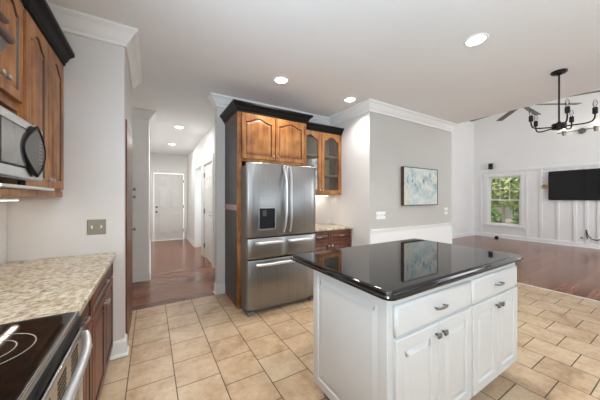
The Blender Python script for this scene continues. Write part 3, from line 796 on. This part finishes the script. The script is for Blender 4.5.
MB().box(x0 + .02, x1 - .02, yf - .012, yf - .002, 1.015, 1.028, .003).build('drip_tray', M['black'], dsp)
for xx in (RX0 + .05, RX1 - .05): MB().box(xx - .035, xx + .035, RF + .03, RF + .14, 1.776, 1.806, .006).build('hinge_cap', M['case'], fr)

# ------------------------------------------------------------------ nook: glass cabinet, base cabinet, granite
t = thing('glass_front_cabinet', 'honey wood wall cabinet with glass doors and pale shelves right of the refrigerator', 'cabinet', (2.4, 3.5, 1.44))
GX0, GX1, GY, GZ0, GZ1 = 1.94, 2.845, 3.34, 1.44, 2.48
c = MB(); c.box(GX0, GX0 + .018, GY + .02, 3.665, GZ0, GZ1).box(GX1 - .018, GX1, GY + .02, 3.665, GZ0, GZ1).box(GX0, GX1, GY + .02, 3.665, GZ0, GZ0 + .02).box(GX0, GX1, GY + .02, 3.665, GZ1 - .02, GZ1)
c.build('carcass', M['honey'], t)
MB().box(GX0 + .018, GX1 - .018, 3.65, 3.665, GZ0 + .02, GZ1 - .02).build('back_board', M['inside'], t)
MB().box(GX0, GX0 + .05, GY, GY + .02, GZ0, GZ1).box(GX1 - .03, GX1, GY, GY + .02, GZ0, GZ1).box(GX0 + .05, GX1 - .03, GY, GY + .02, GZ0, GZ0 + .035).box(GX0 + .05, GX1 - .03, GY, GY + .02, GZ1 - .04, GZ1).build('face_frame', M['honey'], t)
for z in (1.77, 2.09): MB().box(GX0 + .018, GX1 - .018, GY + .04, 3.65, z - .012, z + .012, .002).build('shelf', M['shelf'], t)
w = (GX1 - .012 - GX0 - .04 - .006) / 2
for i in range(2):
    mp = mapper((GX0 + .04 + i * (w + .006), GY, GZ0 + .012), (1, 0, 0), (0, 0, 1), (0, -1, 0))
    f_, g_ = glass_door(mp, w, GZ1 - GZ0 - .025, .022, .06, .07)
    dd = f_.build('door', M['honey'], t, ang=15); g_.build('pane', M['cabpane'], dd)
    knob(mp, w - .028 if i == 0 else .028, .06, .022).build('knob', M['nickel'], dd)
cab_crown([(GX0 + .0, GY), (GX1 + .003, GY)], GZ1 - .012).build('crown', M['crown'], t, ang=20)
# strip light fixed under the glass cabinet
ul = thing('under_cabinet_light', 'slim white strip light fixed under the glass cabinet', 'light', (2.4, 3.5, 1.44))
MB().box(2.05, 2.75, 3.56, 3.60, 1.418, 1.44, .003).build('housing', M['wplastic'], ul)
MB().box(2.07, 2.73, 3.565, 3.595, 1.415, 1.418).build('diffuser', emit('strip_glow', (255, 244, 230), 18), ul)
ul2 = thing('under_cabinet_light', 'slim white strip light fixed under the tall cabinet by the microwave', 'light', (-.80, 2.2, 1.385))
MB().box(-.84, -.80, 1.6, 2.55, 1.363, 1.385, .003).build('housing', M['wplastic'], ul2)
MB().box(-.835, -.805, 1.62, 2.53, 1.360, 1.363).build('diffuser', emit('strip_glow_two', (255, 240, 224), 7), ul2)

t = thing('base_cabinet', 'dark cherry base cabinet with two small drawers right of the refrigerator', 'cabinet', (2.38, 3.35, 0))
BX0, BX1, BY = 1.94, 2.842, 3.06
MB().box(BX0, BX1, BY + .02, 3.665, .10, .876, .002).build('carcass', M['cherry'], t)
MB().box(BX0, BX1, BY + .08, 3.66, 0, .10).build('toe_kick', M['cherry_dark'], t)
w = (BX1 - BX0 - .03) / 2 - .003
for i in range(2):
    a0 = BX0 + .012 + i * (w + .008)
    mp = mapper((a0, BY + .02, .715), (1, 0, 0), (0, 0, 1), (0, -1, 0))
    dr = panel_door(mp, w, .145, .02, .028, 0, True).build('drawer', [M['cherry'], M['cherry_dark']], t, ang=15)
    pull(mp, w / 2, .075, .019, .05).build('handle', M['nickel'], dr)
    mp = mapper((a0, BY + .02, .115), (1, 0, 0), (0, 0, 1), (0, -1, 0))
    dd = panel_door(mp, w, .585, .02, .05, 0, True).build('door', [M['cherry'], M['cherry_dark']], t, ang=15)
    knob(mp, w - .028 if i == 0 else .028, .53, .02).build('knob', M['nickel'], dd)
gw = MB().box(BX0, BX1 + .002, BY - .02, 3.666, .878, .914, .008, 3).build('granite_worktop', M['granite'])
tag(gw, 'beige granite worktop under the glass cabinet, right of the refrigerator', 'worktop')

# ------------------------------------------------------------------ picture wall
pt = thing('painting', 'framed abstract painting of teal flowers hanging on the grey wall', 'painting', (4.1, 2.66, 1.25))
PX0, PX1, PZ0, PZ1, PY1, PY0 = 3.585, 4.575, 1.255, 1.91, 2.687, 2.632
MB().box(PX0, PX0 + .012, PY0, PY1, PZ0, PZ1, .002).box(PX1 - .012, PX1, PY0, PY1, PZ0, PZ1, .002).box(PX0 + .012, PX1 - .012, PY0, PY1, PZ0, PZ0 + .012).box(PX0 + .012, PX1 - .012, PY0, PY1, PZ1 - .012, PZ1).build('frame', M['frame'], pt)
MB().box(PX0 + .013, PX1 - .013, PY0 + .006, PY1 - .01, PZ0 + .013, PZ1 - .013).build('canvas', canvas_mat(PX0 + .013 - 4.1, PZ0 + .013 - 1.25, PX1 - PX0 - .026, PZ1 - PZ0 - .026), pt)
def plate(label, mp, w, h, gangs, m, mt, outlet=False, loc=None):
    p = thing('switch_plate' if not outlet else 'wall_outlet', label, 'switch' if not outlet else 'outlet', loc)
    po = [(-w / 2, -h / 2), (w / 2, -h / 2), (w / 2, h / 2), (-w / 2, h / 2)]
    MB().loops([[mp(x, y, c) for x, y in q] for q, c in ((po, 0), (po, .003), (inset(po, .005), .006))]).build('plate', m, p)
    for g in range(gangs):
        cx = (g - (gangs - 1) / 2) * w / gangs
        q = [(cx - .006, -.013), (cx + .006, -.013), (cx + .006, .013), (cx - .006, .013)]
        MB().loops([[mp(x, y, .006) for x, y in q], [mp(x, y + .004, .018) for x, y in inset(q, .0025)]]).build('toggle', mt, p)
plate('brushed nickel double switch plate above the granite worktop', mapper((-.39, 2.659, 1.136), (1, 0, 0), (0, 0, 1), (0, -1, 0)), .125, .125, 2, M['plate'], M['wplastic'], loc=(-.39, 2.66, 1.136))
plate('white four gang switch plate on the grey wall left of the painting', mapper((3.095, 2.687, 1.11), (1, 0, 0), (0, 0, 1), (0, -1, 0)), .205, .115, 4, M['wplastic'], M['togg'], loc=(3.095, 2.69, 1.11))
plate('small white wall control right of the painting, upper of two', mapper((4.945, 2.687, 1.170), (1, 0, 0), (0, 0, 1), (0, -1, 0)), .115, .055, 1, M['wplastic'], M['wplastic'], loc=(4.945, 2.69, 1.17))
plate('small white wall control right of the painting, lower of two', mapper((4.945, 2.687, 1.090), (1, 0, 0), (0, 0, 1), (0, -1, 0)), .115, .055, 1, M['wplastic'], M['wplastic'], loc=(4.945, 2.69, 1.09))

# stained wood door in the short wall, seen almost edge on
wd = thing('wooden_door', 'dark stained wooden door in the short white wall at the hallway entrance', 'door', (-.21, 3.16, 0))
MB().box(-.242, -.188, 2.775, 3.545, .012, 2.105, .003).build('leaf', M['doorwood'], wd)
mp = mapper((-.188, 2.775, .012), (0, 1, 0), (0, 0, 1), (1, 0, 0))
pb = MB()
for z0, z1 in ((.2, .95), (1.1, 1.95)):
    p = [(.12, z0), (.65, z0), (.65, z1), (.12, z1)]
    pb.loops([[mp(x, y, 0) for x, y in p], [mp(x, y, .002) for x, y in inset(p, .01)], [mp(x, y, .002) for x, y in inset(p, .03)], [mp(x, y, .004) for x, y in inset(p, .06)]], cap0=False)
pb.build('panel_moulding', M['doorwood'], wd, ang=15)

# ------------------------------------------------------------------ recessed lights
def downlight(x, y, label, power, spread=125):
    t = thing('recessed_light', label, 'ceiling light', (x, y, H), 'recessed ceiling lights')
    n = 32
    MB().lathe((x, y, H), [(.074, -.001), (.098, -.001), (.098, -.006), (.090, -.011), (.078, -.009), (.074, -.004), (.074, -.001)], n=n, cap=False).build('trim_ring', M['trim'], t)
    MB().lathe((x, y, H), [(.001, -.0035), (.074, -.0035), (.074, -.001), (.001, -.001)], n=n).build('lens', M['lamp'], t)
    d = bpy.data.lights.new('recessed_light_beam', 'AREA'); d.shape = 'DISK'; d.size = .13; d.energy = power; d.color = (1, .97, .93); d.spread = math.radians(spread)
    o = bpy.data.objects.new('recessed_light_beam', d); COL.objects.link(o); o.parent = t; o.location = (0, 0, -.013)
downlight(1.378, 2.749, 'round recessed ceiling light in front of the refrigerator', 7)
downlight(2.524, 2.765, 'round recessed ceiling light in front of the glass cabinet', 7)
downlight(2.575, 1.127, 'round recessed ceiling light above the island, largest in view', 7)
downlight(.492, 5.633, 'round recessed ceiling light in the hallway, nearer of two', 11, 175)
downlight(.484, 7.486, 'round recessed ceiling light in the hallway, by the far door', 12, 175)

downlight(1.378, 1.127, 'round recessed ceiling light over the left end of the island, above the picture edge', 7)
downlight(.10, 1.127, 'round recessed ceiling light over the walkway beside the range, above the picture edge', 7)
# ------------------------------------------------------------------ chandelier
CX, CY = 4.034, .913
ch = thing('chandelier', 'black iron chandelier with five curved arms and clear bulbs under the ceiling', 'chandelier', (CX, CY, H))
MB().lathe((CX, CY, H), [(.070, 0), (.070, -.014), (.063, -.024), (.03, -.030), (.012, -.045)], n=32).build('canopy', M['iron'], ch)
MB().tube([(CX, CY, H - .02), (CX, CY, 2.22)], .0085, 12).build('rod', M['iron'], ch)
MB().lathe((CX, CY, 2.165), [(.012, 0), (.03, .008), (.060, .012), (.063, .02), (.063, .066), (.058, .074), (.02, .08), (.012, .10)], n=28).build('hub', M['iron'], ch)
rv = Vector((.857, -.515, 0)); dv = Vector((.515, .857, 0))
for k_ in range(5):
    a = math.radians(21 + 72 * k_); d = rv * math.cos(a) + dv * math.sin(a); c0 = Vector((CX, CY, 0))
    prof = [(.06, 2.20), (.12, 2.198), (.18, 2.196), (.225, 2.200), (.25, 2.212), (.264, 2.235), (.268, 2.265), (.268, 2.285)]
    MB().tube([c0 + d * r + Vector((0, 0, z)) for r, z in prof], .0075, 10).build('arm', M['iron'], ch)
    p = c0 + d * .268
    sk = MB().lathe((p.x, p.y, 2.28), [(.010, 0), (.021, .006), (.021, .068), (.014, .072)], n=16).build('socket', M['iron'], ch)
    MB().lathe((p.x, p.y, 2.352), [(.009, 0), (.012, .010), (.018, .028), (.019, .040), (.014, .062), (.006, .080), (.001, .088)], n=16).build('bulb', M['bulb'], sk)
    MB().tube([(p.x - .004, p.y, 2.352), (p.x - .005, p.y, 2.395), (p.x, p.y, 2.41), (p.x + .005, p.y, 2.395), (p.x + .004, p.y, 2.352)], .0012, 6).build('filament', M['filament'], sk)

# ------------------------------------------------------------------ living room fittings
FCX, FCY, FZ = 6.73, 2.085, 3.365
fn = thing('ceiling_fan', 'large grey ceiling fan with many narrow blades in the living room', 'ceiling fan', (FCX, FCY, FZ))
MB().lathe((FCX, FCY, FZ), [(.02, 1.70), (.075, 1.70), (.07, 1.62), (.02, 1.58), (.018, .12), (.09, .10), (.10, .05), (.10, -.01), (.06, -.03), (.01, -.035)], n=28).build('motor', M['iron'], fn)
for k_ in range(10):
    a = math.radians(3 + 36 * k_ + .0); d = Vector((math.cos(a), math.sin(a), 0)); s_ = Vector((-d.y, d.x, 0)); c0 = Vector((FCX, FCY, FZ))
    rings = []
    for r, wd_, tl in ((.10, .035, .2), (.25, .045, .2), (.6, .055, .15), (1.0, .062, .1), (1.17, .060, .1)):
        up = Vector((0, 0, 1)); side = s_ * math.cos(tl) + up * math.sin(tl); nn = up * math.cos(tl) - s_ * math.sin(tl)
        rings.append([c0 + d * r + side * wd_ + nn * .006, c0 + d * r - side * wd_ + nn * .006, c0 + d * r - side * wd_ - nn * .006, c0 + d * r + side * wd_ - nn * .006])
    MB().loops(rings).build('blade', M['bladegrey'], fn, smooth=False)

bl_ = thing('wall_bar_light', 'slim metal bar light with small lamps high on the white wall', 'wall light', (WX, 1.9, 3.28))
MB().lathe((WX, 1.90, 3.28), [(.08, 0), (.08, -.02), (.065, -.05), (.03, -.06)], 'X', 24).build('backplate', M['pewter'], bl_)
MB().tube([(WX - .05, 1.90, 3.28), (WX - .16, 1.90, 3.28)], .014, 8).build('stem', M['pewter'], bl_)
MB().tube([(WX - .16, .95, 3.285), (WX - .16, 2.36, 3.285)], .014, 8).build('bar', M['pewter'], bl_)
for yy in (2.22, 1.62, 1.08):
    sk = MB().lathe((WX - .16, yy, 3.285), [(.02, .06), (.04, .05), (.045, -.02), (.035, -.09)], n=14).build('lamp_holder', M['pewter'], bl_)
    MB().lathe((WX - .16, yy, 3.345), [(.014, 0), (.03, .03), (.03, .06), (.01, .085)], n=14).build('bulb', M['wallbulb'], sk)

tv = thing('television', 'flat black television mounted on the white panelled wall', 'television', (WX, 1.80, 1.3))
TY0, TY1, TZ0, TZ1 = 1.04, 2.575, 1.325, 2.19
MB().box(WX - .075, WX - .035, TY0, TY1, TZ0, TZ1, .006).build('casing', M['black'], tv)
MB().box(WX - .0765, WX - .074, TY0 + .012, TY1 - .012, TZ0 + .02, TZ1 - .012).build('screen', M['screen'], tv)
MB().box(WX - .036, WX - .022, 1.79, 2.06, 1.55, 1.95, .004).build('wall_bracket', M['iron'], tv)
cd = MB().tube([(WX - .03, 1.815, .50), (WX - .045, 1.80, .42), (WX - .05, 1.77, .33), (WX - .05, 1.71, .26), (WX - .04, 1.62, .235), (WX - .03, 1.55, .27), (WX - .02, 1.50, .33), (WX - .012, 1.47, .36)], .012, 8)
cd.tube([(WX - .03, 1.81, .49), (WX - .04, 1.815, .38), (WX - .035, 1.80, .30), (WX - .03, 1.79, .25)], .009, 8)
tag(cd.build('power_cord', M['cordm']), 'black cord dangling on the white wall under the television', 'cord')
ob = thing('wall_outlet', 'grey outlet low on the white wall under the television', 'outlet', (WX, 1.92, .27))
MB().box(WX - .008, WX, 1.86, 1.985, .235, .30, .002).build('plate', M['wplastic'], ob)
MB().box(WX - .02, WX - .008, 1.88, 1.93, .25, .285, .002).build('plug', M['case'], ob)
b2 = thing('wall_outlet', 'black outlet box beside the dangling cord on the white wall', 'outlet', (WX, 1.47, .37))
MB().box(WX - .02, WX, 1.43, 1.53, .31, .43, .003).build('plate', M['black'], b2)
sk = thing('wall_speaker', 'small black speaker fixed on the wall above the window', 'speaker', (WX, 4.07, 2.41))
MB().box(WX - .12, WX - .02, 4.02, 4.12, 2.41, 2.615, .008).build('cabinet', M['black'], sk)
MB().box(WX - .122, WX - .118, 4.03, 4.11, 2.42, 2.605, .001).build('grille', M['cordm'], sk)
MB().box(WX - .03, WX, 4.05, 4.09, 2.48, 2.54).build('bracket', M['black'], sk)
sc_ = thing('wall_sconce', 'brass wall sconce with slim glass tube left of the television', 'wall light', (WX, 2.665, 1.76))
MB().lathe((WX, 2.665, 1.74), [(.055, 0), (.055, -.012), (.045, -.02), (.02, -.025)], 'X', 24).build('backplate', M['brass'], sc_)
rings_ = [(WX - .10 + .03 * math.cos(2 * PI * i / 16) * 0, 2.665 + .045 * math.cos(2 * PI * i / 16), 1.74 + .045 * math.sin(2 * PI * i / 16)) for i in range(17)]
MB().tube(rings_, .012, 8).tube([(WX - .02, 2.665, 1.74), (WX - .10, 2.665, 1.74)], .012, 8).build('arm', M['brass'], sc_)
MB().tube([(WX - .10, 2.665, 1.74), (WX - .10, 2.665, 2.02)], .02, 12).build('glass_tube', M['bulb'], sc_)
fo = thing('floor_speaker_puck', 'small black object lying on the wood floor below the window', 'gadget', (WX - .12, 3.87, .002))
MB().lathe((WX - .12, 3.87, .002), [(.05, 0), (.055, .01), (.055, .05), (.045, .06), (.01, .062)], n=20).build('body', M['black'], fo)
MB().lathe((WX - .12, 3.87, .064), [(.03, 0), (.03, .006), (.01, .008)], n=16).build('top_button', M['iron'], fo)
fo.name = 'floor_gadget'

# ------------------------------------------------------------------ outside the far window
g = MB().box(10.8, 60, -20, 40, -.5, -.35).build('ground_outside', M['lawn']); struct(g)
def tree(x, y, h, r, label, m, n, seed, trunk_r=.16, cz=.66, rz=.38):
    rnd = random.Random(seed)
    t = thing('tree', label, 'tree', (x, y, -.35))
    tb = MB().tube([(x, y, -.36), (x + .05, y + .03, h * .25), (x - .04, y + .05, h * .55), (x, y, h * .85)], [trunk_r * 1.25, trunk_r, trunk_r * .8, trunk_r * .3], 10)
    for i in range(7):
        a = i * 2.4; z = h * (.30 + .07 * i)
        tb.tube([(x, y, z), (x + math.cos(a) * r * .4, y + math.sin(a) * r * .4, z + r * .25), (x + math.cos(a) * r * .8, y + math.sin(a) * r * .8, z + r * .4)], [trunk_r * .45, trunk_r * .3, .02], 6)
    tb.build('trunk', M['bark'], t)
    fb = MB()
    for i in range(n):
        a = rnd.uniform(0, 2 * PI); q = rnd.random() ** .5; zz = rnd.uniform(-1, 1); k2 = math.sqrt(max(0, 1 - zz * zz * .8))
        p = Vector((x + math.cos(a) * r * q * k2, y + math.sin(a) * r * q * k2, h * cz + zz * h * rz))
        u = Vector((rnd.uniform(-1, 1), rnd.uniform(-1, 1), rnd.uniform(-1, 1))).normalized(); v = u.orthogonal().normalized(); s = rnd.uniform(.11, .23)
        w_ = u.cross(v) * s * .12
        fb.add([p - u * s, p + v * s * .5 + w_, p + u * s, p - v * s * .5 + w_], [(0, 1, 2, 3)])
    fb.build('foliage', m, t, smooth=False)
tree(17.0, 6.05, 5.0, 2.4, 'young spring tree with slim grey trunk seen through the far window', M['leafA'], 4200, 3, .06, .62, .42)
tree(24.0, 6.4, 7.0, 3.3, 'olive green tree outside, right behind the young tree', M['leafB'], 5000, 4, .14, .5, .46)
tree(24.5, 13.2, 6.4, 3.2, 'pale green tree outside at the left edge of the window view', M['leafA'], 4200, 5, .14, .5, .46)
tree(32.0, 11.0, 8.0, 4.2, 'dark green tree farthest outside, between the two nearer trees', M['leafB'], 5000, 6, .2, .46, .46)
def shrub(x, y, r, label, seed):
    rnd = random.Random(seed); t = thing('shrub', label, 'shrub', (x, y, -.35)); fb = MB()
    for i in range(1500):
        a = rnd.uniform(0, 2 * PI); q = rnd.random() ** .5; zz = rnd.random()
        p = Vector((x + math.cos(a) * r * q * math.sqrt(1 - zz * zz * .9), y + math.sin(a) * r * q * math.sqrt(1 - zz * zz * .9), -.35 + zz * r * 1.0))
        u = Vector((rnd.uniform(-1, 1), rnd.uniform(-1, 1), rnd.uniform(-1, 1))).normalized(); v = u.orthogonal(); q2 = rnd.uniform(.06, .13)
        fb.add([p - u * q2, p + v * q2 * .5, p + u * q2, p - v * q2 * .5], [(0, 1, 2, 3)])
    fb.build('foliage', M['leafB'], t, smooth=False)
    MB().tube([(x, y, -.36), (x, y, -.35 + r * .8)], [.05, .02], 6).build('stem', M['bark'], t)
shrub(20.5, 5.6, 1.25, 'low green shrub outside, right of the young tree trunk', 11)
shrub(20.5, 8.6, 1.3, 'low green shrub outside, left of the young tree trunk', 12)
gwl = MB().box(27.5, 27.8, 2, 22, -.35, .55).build('garden_wall', M['stone']); tag(gwl, 'pale low garden wall far outside the window', 'wall')
